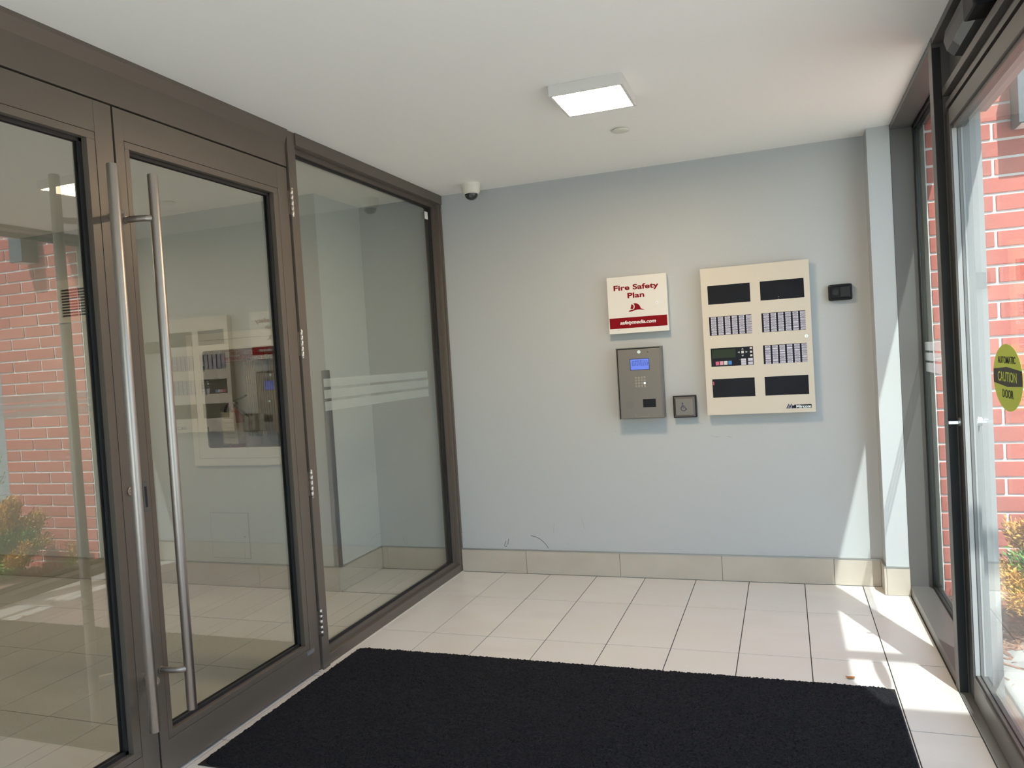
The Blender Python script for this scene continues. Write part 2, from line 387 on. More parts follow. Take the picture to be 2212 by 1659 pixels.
def leaf(name, y0, y1, gy0, gy1, left_stop):
    """door leaf of the partition between y0 and y1, glass opening gy0..gy1"""
    d = thing(name, (0, (y0+y1)/2, 0), kind='structure'); z0, z1, gz0, gz1 = .012, 2.345, .155, 2.213
    MB().box(-.05, 0, y0, gy0-.022, z0, z1, b=.0012).build('stile', BZ, d)
    MB().box(-.05, 0, gy1+.034, y1, z0, z1, b=.0012).build('stile', BZ, d)
    MB().box(-.05, -.0006, gy0-.022, gy1+.034, gz1+.026, z1, b=.0008).build('top_rail', BZ, d)
    MB().box(-.05, -.0006, gy0-.022, gy1+.034, z0, gz0-.024, b=.0008).build('bottom_rail', BZ, d)
    s = MB(); a, b, c, e = gy0-.0205, gy1+.0325, gz0-.0225, gz1+.0245
    s.box(-.03, -.0010, a, b, gz1, e, b=.001).box(-.03, -.0010, a, b, c, gz0, b=.001).box(-.03, -.0010, a, gy0, gz0, gz1, b=.001).box(-.03, -.0010, gy1, b, gz0, gz1, b=.001)
    s.build('glazing_bead', BZ, d)
    g = MB(); k = .012
    g.box(-.034, -.024, gy0-.01, gy1+.01, gz1-k, gz1+.01).box(-.034, -.024, gy0-.01, gy1+.01, gz0-.01, gz0+k).box(-.034, -.024, gy0-.01, gy0+.003, gz0, gz1).box(-.034, -.024, gy1-k, gy1+.01, gz0, gz1)
    g.box(-.05, -.046, gy0-.01, gy1+.01, gz1-k, gz1+.01).box(-.05, -.046, gy0-.01, gy1+.01, gz0-.01, gz0+k).box(-.05, -.046, gy1-k, gy1+.01, gz0, gz1)
    g.build('gasket', GK, d)
    MB().box(-.046, -.035, gy0-.012, gy1+.012, gz0-.012, gz1+.012).build('glass_pane', M['glass'], d)
    return d
def pull(door, yh, yb):
    p = MB().tube([(.092, yh, .241), (.092, yh, .243), (.092, yh, 2.112), (.092, yh, 2.114)], [.0160, .0172, .0172, .0160], 24).build('pull_handle', M['steel'], door)
    for z in (1.963, .389):
        pts = []
        for k in range(9):
            t = k/8; a = R(90*t)
            pts.append((.001+.088*math.sin(a), yb+(yh-yb)*(1-math.cos(a)), z))
        MB().tube(pts, .0112, 14).disc((.0005, yb, z), (1, 0, 0), .0125, .004, 16).build('bracket', M['steel'], p)
    return p
d1 = leaf('door_1', -3.640, -2.669, -3.545, -2.775, True)
pull(d1, -2.770, -2.700)
MB().disc((0, -2.709, 1.034), (1, 0, 0), .0145, .006).disc((.006, -2.709, 1.034), (1, 0, 0), .009, .004).build('lock_cylinder', M['hinge'], d1)
d2 = leaf('door_2', -2.661, -1.688, -2.600, -1.795, False)
pull(d2, -2.600, -2.637)
MB().box(.0005, .0025, -2.656, -2.634, .952, 1.052, b=.0006).build('latch_plate', M['bronze2'], d2)
MB().box(.0025, .0032, -2.650, -2.640, .966, 1.038).build('latch_slot', GK, d2)
for z in (2.187, 1.534, .881, .225):
    h = MB(); y = -1.6775
    for a, b in ((-.0625, -.038), (-.037, -.015), (-.013, .013), (.015, .037), (.038, .0625)):
        h.tube([(.013, y, z+a), (.013, y, z+a+.001), (.013, y, z+b-.001), (.013, y, z+b)], [.0062, .0072, .0072, .0062], 14)
    h.tube([(.013, y, z-.066), (.013, y, z+.066)], .0055, 12)
    h.box(.0008, .003, y-.014, y-.004, z-.055, z+.055).build('hinge', M['hinge'], d2)
npl = MB().box(.0004, .0016, -1.790, -1.730, .105, .126, b=.0004).build('maker_plate', M['trim'], d2)
for k in range(7): MB().box(.0016, .0018, -1.783+k*.0072, -1.7785+k*.0072, .111, .120).build('plate_print', M['ink'], npl)
# cable loop on the lobby side of the door
pts = [(-.062, -1.764, 2.235), (-.075, -1.766, 2.17), (-.080, -1.757, 2.130), (-.078, -1.740, 2.118), (-.080, -1.722, 2.135), (-.076, -1.708, 2.19), (-.062, -1.702, 2.235)]
def smooth(p, k=6):
    p = [Vector(q) for q in p]; out = []
    for i in range(len(p)-1):
        a, b, c, d = p[max(i-1, 0)], p[i], p[i+1], p[min(i+2, len(p)-1)]
        for j in range(k):
            t = j/k; out.append(.5*((2*b)+(c-a)*t+(2*a-5*b+4*c-d)*t*t+(3*b-a-3*c+d)*t**3))
    return out+[p[-1]]
MB().tube(smooth(pts), .0042, 10).build('transfer_cable', M['cable'], d2)

# ================================================================== STOREFRONT (plane X = 2.7 .. 2.86)
SF = M['bronze2']
w2 = thing('window_2', (2.78, -.74, 0), kind='structure')
MB().box(2.6975, 2.834, -.155, -.02, .0, 2.495, b=.0015).build('jamb_frame', SF, w2)
MB().box(2.6975, 2.855, -1.32, -.02, 2.495, 2.75, b=.002).build('head_frame', SF, w2)
MB().box(2.6975, 2.855, -1.32, -.155, .004, .052, b=.002).build('sill_frame', SF, w2)
MB().box(2.829, 2.850, -1.32, -.155, 2.465, 2.495).box(2.829, 2.834, -1.32, -.155, .052, .080).box(2.829, 2.834, -.165, -.155, .08, 2.465).box(2.829, 2.842, -1.32, -1.29, .08, 2.465).build('glazing_stop', SF, w2)
MB().box(2.804, 2.811, -1.32, -.155, 2.479, 2.495).box(2.804, 2.811, -1.32, -.155, .052, .064).box(2.804, 2.811, -.163, -.155, .06, 2.48).box(2.804, 2.811, -1.32, -1.308, .06, 2.48).build('gasket', GK, w2)
MB().box(2.812, 2.828, -1.318, -.157, .054, 2.493).build('glass_pane', M['glass2'], w2)
for z0, z1 in ((1.318, 1.362), (1.266, 1.307), (1.208, 1.255)):
    MB().box(2.8108, 2.8115, -1.26, -.20, z0, z1).build('frosted_band', M['frost'], w2)
MB().box(2.7215, 2.7255, -1.3875, -1.3855, 0, 2.30).box(2.697, 2.7255, -1.3858, -1.3850, 0, 2.48).build('black_facing', GK, struct('trim_5', MB().box(2.695, 2.725, -1.385, -1.320, 0, H, b=.0015).box(2.725, 2.842, -1.385, -1.318, 0, H, b=.0015), SF))  # mullion with thin near-black sheets over its door-side face
struct('trim_9', MB().box(2.785, 2.842, -1.412, -1.386, 0, 2.215, b=.001), M['palemetal'])
struct('trim_6', MB().box(2.755, 2.80, -2.70, -1.385, 2.320, 2.76).box(2.725, 2.756, -2.70, -1.385, 2.293, 2.322, b=.002).box(2.750, 2.80, -2.70, -1.385, 2.246, 2.345).box(2.735, 2.752, -2.70, -1.385, 2.246, 2.268, b=.001).box(2.79, 2.868, -2.70, -1.385, 2.215, 2.33).box(2.697, 2.755, -2.70, -1.385, 2.495, 2.75), SF)
struct('trim_7', MB().box(2.695, 2.842, -2.70, -2.632, 0, 2.52, b=.0015), SF)
struct('trim_8', MB().box(2.6965, 2.86, -2.64, -1.385, -.02, .004, b=.001), M['trim'])
struct('wall_fascia', B(2.80, 2.95, -5.85, 0, 2.495, 3.5), M['extpanel'])

w4 = thing('added_window_4', (2.78, -3.35, 0), kind='structure')  # unseen window added past the door to let in more skylight
MB().box(2.6975, 2.855, -4.20, -2.70, 2.495, 2.75).box(2.6975, 2.855, -4.20, -2.70, .004, .052).box(2.6975, 2.855, -4.20, -4.14, .052, 2.495).build('frame', SF, w4)
MB().box(2.812, 2.828, -4.15, -2.695, .05, 2.50).build('glass_pane', M['glass2'], w4)
d3 = thing('door_3', (2.75, -2.01, 0), kind='structure')
LX0, LX1, LY0, LY1 = 2.730, 2.780, -2.625, -1.392
MB().box(LX0, LX1, LY0, LY0+.080, .010, 2.224, b=.0012).build('stile', SF, d3)
MB().box(LX0, LX1, LY1-.078, LY1, .010, 2.224, b=.0012).build('stile', SF, d3)
MB().box(LX0+.006, 2.7515, LY1-.0815, LY1-.078, .108, 2.150).build('side_bead', M['palemetal'], d3)
MB().box(2.7645, LX1-.001, LY1-.0815, LY1-.078, .108, 2.150).build('side_bead', M['palemetal'], d3)
MB().box(LX0-.0008, LX0, LY1-.070, LY1-.002, .012, 2.222).build('black_strip', GK, d3)  # thin near-black sheet over the room side of the stile
MB().box(LX0, LX1, LY0+.080, LY1-.078, 2.165, 2.224, b=.001).build('top_rail', SF, d3)
MB().box(LX0, LX1, LY0+.080, LY1-.078, .010, .096, b=.001).build('bottom_rail', SF, d3)
MB().box(LX0+.010, LX1-.002, LY0+.080, LY1-.078, 2.150, 2.165).box(LX0+.010, LX1-.002, LY0+.080, LY1-.078, .096, .108).build('glazing_bead', SF, d3)
MB().box(2.7515, 2.753, LY0+.08, LY1-.078, .096, .112).box(2.7515, 2.753, LY1-.082, LY1-.078, .1, 2.16).build('gasket', GK, d3)
MB().box(2.753, 2.763, LY0+.076, LY1-.074, .10, 2.16).build('glass_pane', M['glass2'], d3)
MB().disc((LX0, -1.432, 1.062), (-1, 0, 0), .0165, .006).box(LX0-.040, LX0-.006, -1.437, -1.427, 1.054, 1.066, b=.002).build('thumb_turn', M['chrome'], d3)
MB().disc((LX1, -1.432, 1.062), (1, 0, 0), .017, .020).build('lock_cylinder', M['chrome'], d3)
stk = thing('caution_sticker', (2.7525, -2.012, 1.252), 'oval yellow caution sticker on the glass of the outer door', 'sticker')
pl = [(.164*math.cos(2*math.pi*k/40), .103*math.sin(2*math.pi*k/40)) for k in range(40)]
YZ = lambda x: (lambda u, v, t: (x-t, -2.012-u, 1.252+v))
MB().prism(pl, YZ(2.7527), .0004).build('film', M['film'], stk)
def ell(v): return .164*math.sqrt(max(0, 1-(v/.103)**2))*.985
MB().prism([(-ell(-.02), -.02), (0, -.028), (ell(-.02), -.02), (ell(.024), .024), (0, .033), (-ell(.024), .024)], YZ(2.7523), .0003).build('black_band', M['filmblack'], stk)
for body, sz, dz, mm in (('AUTOMATIC', .030, .044, 'filmblack'), ('CAUTION', .042, -.012, 'film'), ('DOOR', .036, -.062, 'filmblack')):
    text('lettering', body, sz, M[mm], stk, (2.7516, -2.012, 1.252+dz), rot=(R(90), 0, R(-90)), ext=.0002, bold=sz*.012, sx=1.12, align='CENTER')

# ================================================================== OUTSIDE
struct('ground', MB().box(2.86, 40, -40, 40, -.30, -.035).box(-40, 2.86, -40, -5.85, -.30, -.035), M['ground'])
def bricks():
    X0, X1, Yf, L, C = 2.836, 3.735, -.285, .30, .0885
    ext = struct('wall_exterior', B(X0, X1-.006, Yf+.007, .35, -.1, 3.40), M['mortar'])
    cache = {}
    def brick(x0, x1, z0, z1, y0, y1):
        key = (round(x1-x0, 3), round(y1-y0, 3), random.randrange(5)); 
        if key not in cache:
            m = M[('brick', 'brick', 'brick2', 'brick3', 'brick')[key[2]]]
            cache[key] = MB().box(-(x1-x0)/2, (x1-x0)/2, -(y1-y0)/2, (y1-y0)/2, -(z1-z0)/2, (z1-z0)/2, b=.003).mesh('brick', m)
        j = random.uniform(-.0012, .0012)
        inst('brick', cache[key], ext, ((x0+x1)/2, (y0+y1)/2+j, (z0+z1)/2), (0, 0, R(random.uniform(-.15, .15))))
    n = int(3.4/C)
    for r in range(n):
        z0 = -.05+r*C; off = 0 if r % 2 else L/2
        x = X1
        first = True
        while x > X0+.01:
            a = x-(L-off if first and off else L)
            a2 = max(a, X0)
            if x-a2 > .03: brick(a2+.0065, x-(.0065 if x < X1 else 0), z0+.0065, z0+C-.0065, Yf, Yf+.05)
            x = a; first = False
        # the end of the wall that looks away from the door
        brick(X1-.05, X1-.0005, z0+.0065, z0+C-.0065, Yf+.06, Yf+.19)
bricks()
struct('wall_cladding', MB().box(3.86, 12, .30, .5, -.1, 4).box(3.735, 3.80, .0, .4, -.1, 4), M['extpanel'])

wl = thing('wall_light', (3.28, -.285, 2.375), 'grey box-shaped wall light on the outside brickwork', 'wall light')
MB().box(3.215, 3.345, -.430, -.292, 2.375, 2.70, b=.004).build('housing', M['greymetal'], wl)
MB().box(3.225, 3.335, -.292, -.284, 2.41, 2.66).build('mounting_plate', M['greymetal'], wl)
MB().box(3.228, 3.332, -.418, -.304, 2.3725, 2.376).build('lower_lens', M['printwhite'], wl)

cp = thing('shade_canopy', (3.3, -4.2, 3.20), 'flat grey canopy added out of view to shade the entrance', 'canopy')  # unseen; deck and beam placed to cast the floor's shadow edge and band
MB().box(2.96, 3.70, -5.2, -3.62, 3.20, 3.30, b=.01).build('deck', M['extpanel'], cp)
MB().box(2.96, 3.70, -3.115, -3.055, 3.20, 3.28, b=.004).build('beam', M['greymetal'], cp)
MB().box(2.96, 3.04, -3.62, -3.05, 3.22, 3.30).build('bracket', M['greymetal'], cp)
MB().box(3.62, 3.70, -3.62, -3.05, 3.22, 3.30).build('bracket', M['greymetal'], cp)
MB().box(2.948, 2.965, -5.2, -3.05, 3.20, 3.42).build('wall_rail', M['greymetal'], cp)

pv = thing('paving', (3.4, -1.6, -.035), kind='structure')
for i in range(5):
    for j in range(6):
        x0, y1 = 2.875+i*.60, -.80-j*.60
        MB().box(x0+.003, x0+.597, y1-.597, y1-.003, -.060, -.012, b=.003).build('slab', M['slab'], pv)
struct('ground_bed', B(2.86, 3.9, -.80, -.28, -.2, -.022), M['soil'])

def blades(n, pick, size, m, name, parent):
    mb = MB()
    for _ in range(n):
        p, d = pick(); d = Vector(d).normalized(); L = size*random.uniform(.6, 1.35); w = L*.17
        s = d.orthogonal().normalized(); s.rotate(Matrix.Rotation(random.uniform(0, 6.28), 3, d)); p = Vector(p); nrm = d.cross(s)
        mb.add([p, p+d*L*.5+s*w+nrm*w*.4, p+d*L, p+d*L*.5-s*w+nrm*w*.4], [(0, 1, 2), (0, 2, 3)])
    return mb.build(name, M[m], parent)
def shrub(name, c, rx, ry, h, label, cat, dry_side, n=5200):
    t = thing(name, c, label, cat, 'shrubs by the brick wall'); c = Vector(c); tips = []
    tw = MB()
    for k in range(46):
        a = random.uniform(0, 6.28); e = random.uniform(.25, 1)**.8
        tip = c+Vector((rx*math.cos(a)*e, ry*math.sin(a)*e, h*(random.uniform(.55, 1.0)*(1-.45*e*e))))
        mid = c.lerp(tip, .5)+Vector((0, 0, .05*h)); b = c+Vector((random.uniform(-.03, .03), random.uniform(-.03, .03), 0))
        pth = smooth([b, mid, tip], 4); tw.tube(pth, [.006-.0045*i/(len(pth)-1) for i in range(len(pth))], 5); tips.append(pth)
    tw.build('branches', M['twig'], t)
    def pick(lo, hi, keep):
        def f():
            for _try in range(60):
                p = random.choice(tips); u = random.uniform(lo, hi)*(len(p)-1); i = min(int(u), len(p)-2)
                q = p[i].lerp(p[i+1], u-i); ax = (p[i+1]-p[i]).normalized()
                if not keep(q-c) and _try < 59: continue
                dd = ax*.8+Vector((random.gauss(0, .6), random.gauss(0, .6), random.gauss(.15, .5)))
                return q+Vector((random.gauss(0, .026), random.gauss(0, .026), random.gauss(0, .022))), dd
        return f
    blades(n, pick(.55, 1.0, lambda q: dry_side(q)), .027, 'dry', 'dry_foliage', t)
    blades(n, pick(.25, 1.0, lambda q: not dry_side(q)), .030, 'green', 'green_foliage', t)
    return t
shrub('shrub', (3.31, -.68, -.022), .35, .28, .66, 'low shrub of orange dry and green sprigs against the brick wall', 'shrub', lambda q: q.z > .40 or q.x < -.24, 13000)
shrub('shrub', (2.965, -.375, -.022), .035, .035, .28, 'small thin dry shrub at the foot of the brick wall', 'shrub', lambda q: q.z > .12, 900)
shrub('shrub', (4.22, -.30, -.022), .30, .28, 1.25, 'taller green shrub standing past the end of the brick wall', 'shrub', lambda q: q.z > .95, 1500)
mu = MB()
for _ in range(2600):
    x, y = random.uniform(2.87, 3.88), random.uniform(-.86, -.30)
    if random.random() < .06: y = random.uniform(-1.25, -.8); 
    a = random.uniform(0, 3.14); L = random.uniform(.010, .034); w = L*random.uniform(.15, .35); ca, sa = math.cos(a), math.sin(a)
    z = (-.022 if y > -.80 else -.012)+random.uniform(0, .016 if y > -.8 else .003); tl = random.uniform(-.004, .008)
    mu.add([(x-ca*L-sa*w, y-sa*L+ca*w, z), (x+ca*L-sa*w, y+sa*L+ca*w, z+tl), (x+ca*L+sa*w, y+sa*L-ca*w, z+tl+.002), (x-ca*L+sa*w, y-sa*L-ca*w, z+.002), (x, y, z+.005)],
           [(0, 1, 4), (1, 2, 4), (2, 3, 4), (3, 0, 4)])
tag(mu.build('bark_mulch', M['mulch']), 'brown bark mulch scattered under the shrubs outside', 'mulch', kind='stuff')

# ================================================================== CEILING
def ceiling_light(cx, cy, label, m='led'):
    t = thing('ceiling_light', (cx, cy, H), label, 'ceiling light'); a = .1545; f = .013; z = H-.046
    fr = MB()
    fr.box(cx-a, cx+a, cy-a, cy-a+f, z, H, b=.0015).box(cx-a, cx+a, cy+a-f, cy+a, z, H, b=.0015).box(cx-a, cx-a+f, cy-a+f, cy+a-f, z, H, b=.0015).box(cx+a-f, cx+a, cy-a+f, cy+a-f, z, H, b=.0015)
    fr.build('frame', M['ledframe'], t)
    MB().box(cx-a+f, cx+a-f, cy-a+f, cy+a-f, z+.0025, z+.012).build('diffuser', M[m], t)
    return t
ceiling_light(1.405, -1.470, 'square white surface-mounted LED ceiling light in the vestibule')
ceiling_light(-2.45, -1.95, 'square white LED ceiling light added out of view to light the lobby', 'lobbyfill')  # unseen fixture, added to brighten the lobby wall and hose cabinet
sc = tag(MB().lathe((1.398, -.850, H), (0, 0, -1), [(0, .036), (.005, .036), (.005, .044), (.0085, .044), (.0095, .042), (.0095, .0001)], 40).build('sprinkler_cover', M['offwhite']), 'round white sprinkler cover plate on the ceiling', 'sprinkler cover')
cam = thing('security_camera', (.315, -.205, H), 'small white dome security camera on the ceiling by the corner', 'camera')
c = (.315, -.205, H)
MB().lathe(c, (0, 0, -1), [(0, .060), (.010, .061), (.018, .0585), (.050, .0555), (.062, .048), (.066, .042), (.066, .038)], 32).build('housing', M['offwhite'], cam)
MB().lathe(c, (0, 0, -1), [(.060, .0415), (.066, .0415), (.078, .0395), (.088, .034), (.096, .025), (.101, .014), (.1025, .0001)], 32).build('dome', M['dome'], cam)
MB().disc((.325, -.243, H-.082), (.2, -1, -.35), .011, .006, 16).disc((.326, -.2475, H-.0835), (.2, -1, -.35), .006, .003, 14).build('lens', M['lens'], cam)
for a in (205, 255, 300):
    v = Vector((math.cos(R(a)), math.sin(R(a)), 0)); p = Vector(c)
    MB().tube([p+v*.0590+Vector((0, 0, -.020)), p+v*.0560+Vector((0, 0, -.052))], .0010, 6).build('seam', M['ledframe'], cam)

# ================================================================== ON THE BACK WALL
# fire safety plan box
fb = thing('fire_safety_box', (1.29, 0, 1.52), 'white steel box lettered Fire Safety Plan above the intercom', 'document box')
MB().box(1.116, 1.471, -.052, -.0005, 1.524, 1.862, b=.0015).build('body', M['white'], fb)
dr = MB().box(1.112, 1.474, -.061, -.053, 1.520, 1.865, b=.0015).build('door', M['white'], fb)
yF = -.0612
text('lettering', 'Fire Safety', .0430, M['red'], dr, (1.2865, yF, 1.7835), bold=.0014, sx=1.47, align='CENTER', spacing=1.02)
text('lettering', 'Plan', .0430, M['red'], dr, (1.2865, yF, 1.7335), bold=.0014, sx=1.47, align='CENTER', spacing=1.02)
MB().prism([(1.117, 1.551), (1.467, 1.551), (1.467, 1.616), (1.117, 1.616)], XZ(-.0610), .0003).build('red_stripe', M['red'], dr)
text('lettering', 'safetymedia.com', .0300, M['printwhite'], dr, (1.2885, -.0616, 1.5755), bold=.0007, shear=.28, sx=1.08, align='CENTER')
hat = MB(); hp = XZ(-.0610)
hat.prism([(1.236, 1.652), (1.242, 1.6565), (1.256, 1.6605), (1.262, 1.661), (1.270, 1.6635), (1.275, 1.672), (1.2765, 1.682), (1.2735, 1.691), (1.267, 1.6975), (1.278, 1.699), (1.290, 1.697), (1.302, 1.689), (1.309, 1.677), (1.313, 1.665), (1.325, 1.6605), (1.338, 1.652), (1.325, 1.656), (1.310, 1.6585), (1.292, 1.6590), (1.275, 1.6560), (1.258, 1.6510), (1.245, 1.6495)], hp, .0003)
hat.prism([(1.2495, 1.667), (1.2540, 1.6835), (1.2565, 1.6945), (1.2615, 1.6920), (1.2675, 1.689), (1.2705, 1.682), (1.2690, 1.673), (1.2650, 1.665), (1.257, 1.6655)], hp, .0003)
hat.build('helmet_emblem', M['red'], dr)
MB().disc((1.412, -.061, 1.692), (0, -1, 0), .0085, .003, 20).disc((1.412, -.064, 1.692), (0, -1, 0), .006, .002, 16).build('lock', M['chrome'], dr)
MB().prism([(1.4112, 1.686), (1.4128, 1.686), (1.4128, 1.694), (1.4112, 1.694)], XZ(-.0660), .0003).build('keyhole', GK, dr)
for x0, x1, z0, z1 in ((1.152, 1.158, 1.5405, 1.5425), (1.162, 1.178, 1.5395, 1.5425), (1.160, 1.162, 1.530, 1.534), (1.168, 1.171, 1.526, 1.528)):
    MB().prism([(x0, z0), (x1, z0+.0006), (x1-.001, z1), (x0+.001, z1)], XZ(-.0610), .0002).build('paint_chip', M['scuff2'], dr)

# intercom
ic = thing('intercom', (1.287, 0, 1.0), 'brushed steel entry intercom with blue screen and keypad', 'intercom')
cs = MB(); x0, x1, z0, z1 = 1.152, 1.4215, .998, 1.431; D = -.094
cs.box(x0, x0+.004, D-.006, -.0005, z0, z1).box(x1-.004, x1, D-.006, -.0005, z0, z1).box(x0+.004, x1-.004, D-.006, -.0005, z1-.004, z1).box(x0+.004, x1-.004, D-.002, -.0005, z0, z0+.003).box(x0+.004, x1-.004, -.03, -.0005, z0+.003, z1-.004)
cs.build('case', M['greysteel'], ic)
MB().box(x0+.0042, x1-.0042, D+.004, D+.006, z0+.0032, z1-.0042).build('shadow_gap', GK, ic)
fp = MB().box(1.162, 1.4165, D-.004, D+.0035, 1.002, 1.4205, b=.0012).build('faceplate', M['plate'], ic); yf = D-.004
sb = MB().prism([(1.234, 1.293), (1.351, 1.293), (1.351, 1.362), (1.234, 1.362)], XZ(yf), .0006).build('screen', M['navy'], ic)
MB().prism([(1.2375, 1.2965), (1.348, 1.2965), (1.348, 1.359), (1.2375, 1.359)], XZ(yf-.0006), .0005).build('display', M['lcdblue'], sb)
tx = MB()
for r in range(6):
    z = 1.3545-r*.0062; xx = 1.272 if r == 0 else 1.2405+random.uniform(0, .008)
    while xx < (1.312 if r == 0 else 1.342):
        w = random.uniform(.0022, .0075)
        tx.prism([(xx, z-.0030), (xx+w, z-.0030), (xx+w, z), (xx, z)], XZ(yf-.0011), .0002); xx += w+random.uniform(.0015, .006)
tx.build('screen_text', M['lcdtext'], sb)
km = MB().box(-.0056, .0056, -.0016, .0010, -.0056, .0056, b=.0012).mesh('key', M['key'])
kg = MB().box(-.0056, .0056, -.0016, .0010, -.0056, .0056, b=.0012).mesh('key', M['ledgreen'])
nub = MB()
for i in range(4):
    for j in range(4):
        px, pz = 1.2655+i*.0172, 1.2475-j*.0172
        inst('key', kg if (i == 3 and j == 2) else km, ic, (px, yf-.0006, pz))
        if not (i == 3 and j == 2):
            nub.prism([(px-.0016, pz-.0022), (px+.0016, pz-.0022), (px+.0016, pz+.0022), (px-.0016, pz+.0022)], XZ(yf-.0022), .0001)
nub.build('key_marks', M['greysteel'], ic)
MB().disc((1.2925, yf, 1.4025), (0, -1, 0), .0095, .003, 20).disc((1.2925, yf-.003, 1.4025), (0, -1, 0), .0068, .0015, 18).build('lock', M['chrome'], ic)
MB().disc((1.2935, yf-.0045, 1.4025), (0, -1, 0), .0026, .0004, 10).build('keyhole', GK, ic)
MB().disc((1.3445, yf, 1.3995), (0, -1, 0), .0042, .0006, 16).build('camera_hole', M['dome'], ic)
MB().box(1.3005, 1.3775, yf-.0008, yf, 1.067, 1.1165, b=.0003).build('card_reader', M['black'], ic)
sp = MB()
for r in range(7):
    for q_ in range(8 if r % 2 else 7):
        px = 1.195+q_*.0066+(0 if r % 2 else .0033); pz = 1.1045-r*.0058
        if (px-1.218)**2/.028**2+(pz-1.087)**2/.022**2 < 1: sp.disc((px, yf, pz), (0, -1, 0), .0011, .0002, 6)
sp.build('speaker_holes', GK, ic)
MB().tube(smooth([(1.2515, yf-.0004, 1.0305), (1.2515, yf-.0004, 1.016), (1.2545, yf-.0004, 1.0125), (1.262, yf-.0004, 1.012), (1.321, yf-.0004, 1.012), (1.327, yf-.0004, 1.013), (1.3295, yf-.0004, 1.017), (1.3295, yf-.0004, 1.031)], 3), .0010, 6).build('slot_outline', M['key'], ic)

# wheelchair push button
pb = thing('push_button', (1.539, 0, .995), 'square steel wheelchair-symbol push button beside the intercom', 'push button')
MB().box(1.471, 1.607, -.044, -.0005, .992, 1.124, b=.003).build('back_box', M['black'], pb)
a, b_, c_, d_ = (1.4775, .9985, 1.6005, 1.1175), (1.4885, 1.0095, 1.5895, 1.1065), -.046, -.058
mbp = MB(); O = [(a[0], c_, a[1]), (a[2], c_, a[1]), (a[2], c_, a[3]), (a[0], c_, a[3])]; I = [(b_[0], d_, b_[1]), (b_[2], d_, b_[1]), (b_[2], d_, b_[3]), (b_[0], d_, b_[3])]
mbp.add(O+I, [(4, 5, 6, 7), (0, 1, 5, 4), (1, 2, 6, 5), (2, 3, 7, 6), (3, 0, 4, 7), (3, 2, 1, 0)])
plate = mbp.build('plate', M['plate'], pb)
sy = MB(); y = -.0580
def stroke(p, w): sy.tube([(u, y, v) for u, v in p], w, 8)
sy.disc((1.5290, y, 1.0795), (0, -1, 0), .0042, .0008, 16)
stroke([(1.5295, 1.0730), (1.5310, 1.0540), (1.5445, 1.0535), (1.5500, 1.0420), (1.5545, 1.0440)], .0021)
stroke([(1.5300, 1.0640), (1.5415, 1.0635)], .0018)
stroke([(1.5335+.0150*math.cos(R(t)), 1.0490+.0150*math.sin(R(t))) for t in range(118, 345, 14)], .0018)
sy.build('wheelchair_symbol', M['navy'], plate)
for z in (1.1005, 1.0155):
    for x in (1.515, 1.539, 1.563): MB().disc((x, y, z), (0, -1, 0), .0009, .0003, 8).build('dimple', M['greysteel'], plate)

# fire alarm annunciator panel
fa = thing('fire_alarm_panel', (1.971, 0, 1.003), 'large beige fire alarm panel with eight dark windows', 'alarm panel')
PX0, PX1, PZ0, PZ1 = 1.6725, 2.2690, 1.0035, 1.8650; PY = -.062
MB().box(PX0+.012, PX1-.012, -.046, -.0005, PZ0+.012, PZ1-.012).build('back_box', M['panel'], fa)
cols = [(1.709, 1.9475), (2.0025, 2.2385)]; rows = [(1.653, 1.7625), (1.4705, 1.580), (1.2875, 1.3955), (1.1055, 1.2145)]
face = MB(); zz = [PZ0]
for z0, z1 in rows[::-1]: zz += [z0, z1]
zz.append(PZ1)
for i in range(0, len(zz), 2): face.box(PX0, PX1, PY, PY+.004, zz[i], zz[i+1])
xx = [PX0, cols[0][0], cols[0][1], cols[1][0], cols[1][1], PX1]
for z0, z1 in rows:
    for i in (0, 2, 4): face.box(xx[i], xx[i+1], PY, PY+.004, z0, z1)
face.box(PX0, PX0+.002, PY+.004, -.044, PZ0, PZ1).box(PX1-.002, PX1, PY+.004, -.044, PZ0, PZ1).box(PX0+.002, PX1-.002, PY+.004, -.044, PZ1-.002, PZ1).box(PX0+.002, PX1-.002, PY+.004, -.044, PZ0, PZ0+.002)
pd = face.build('door', M['panel'], fa)
lm = MB().prism([(-.0145, -.0054), (.0145, -.0054), (.0145, .0054), (-.0145, .0054)], XZ(0), .0006)
lm.prism([(-.0105, -.0022), (.0095, -.0022), (.0095, .0016), (-.0105, .0016)], XZ(-.0006), .0001, mi=1)
lm = lm.mesh('zone_label', [M['label'], M['ink']])
lm2 = MB().prism([(-.0145, -.0054), (.0145, -.0054), (.0145, .0054), (-.0145, .0054)], XZ(0), .0006).mesh('zone_label', M['label'])
yw = PY+.0042
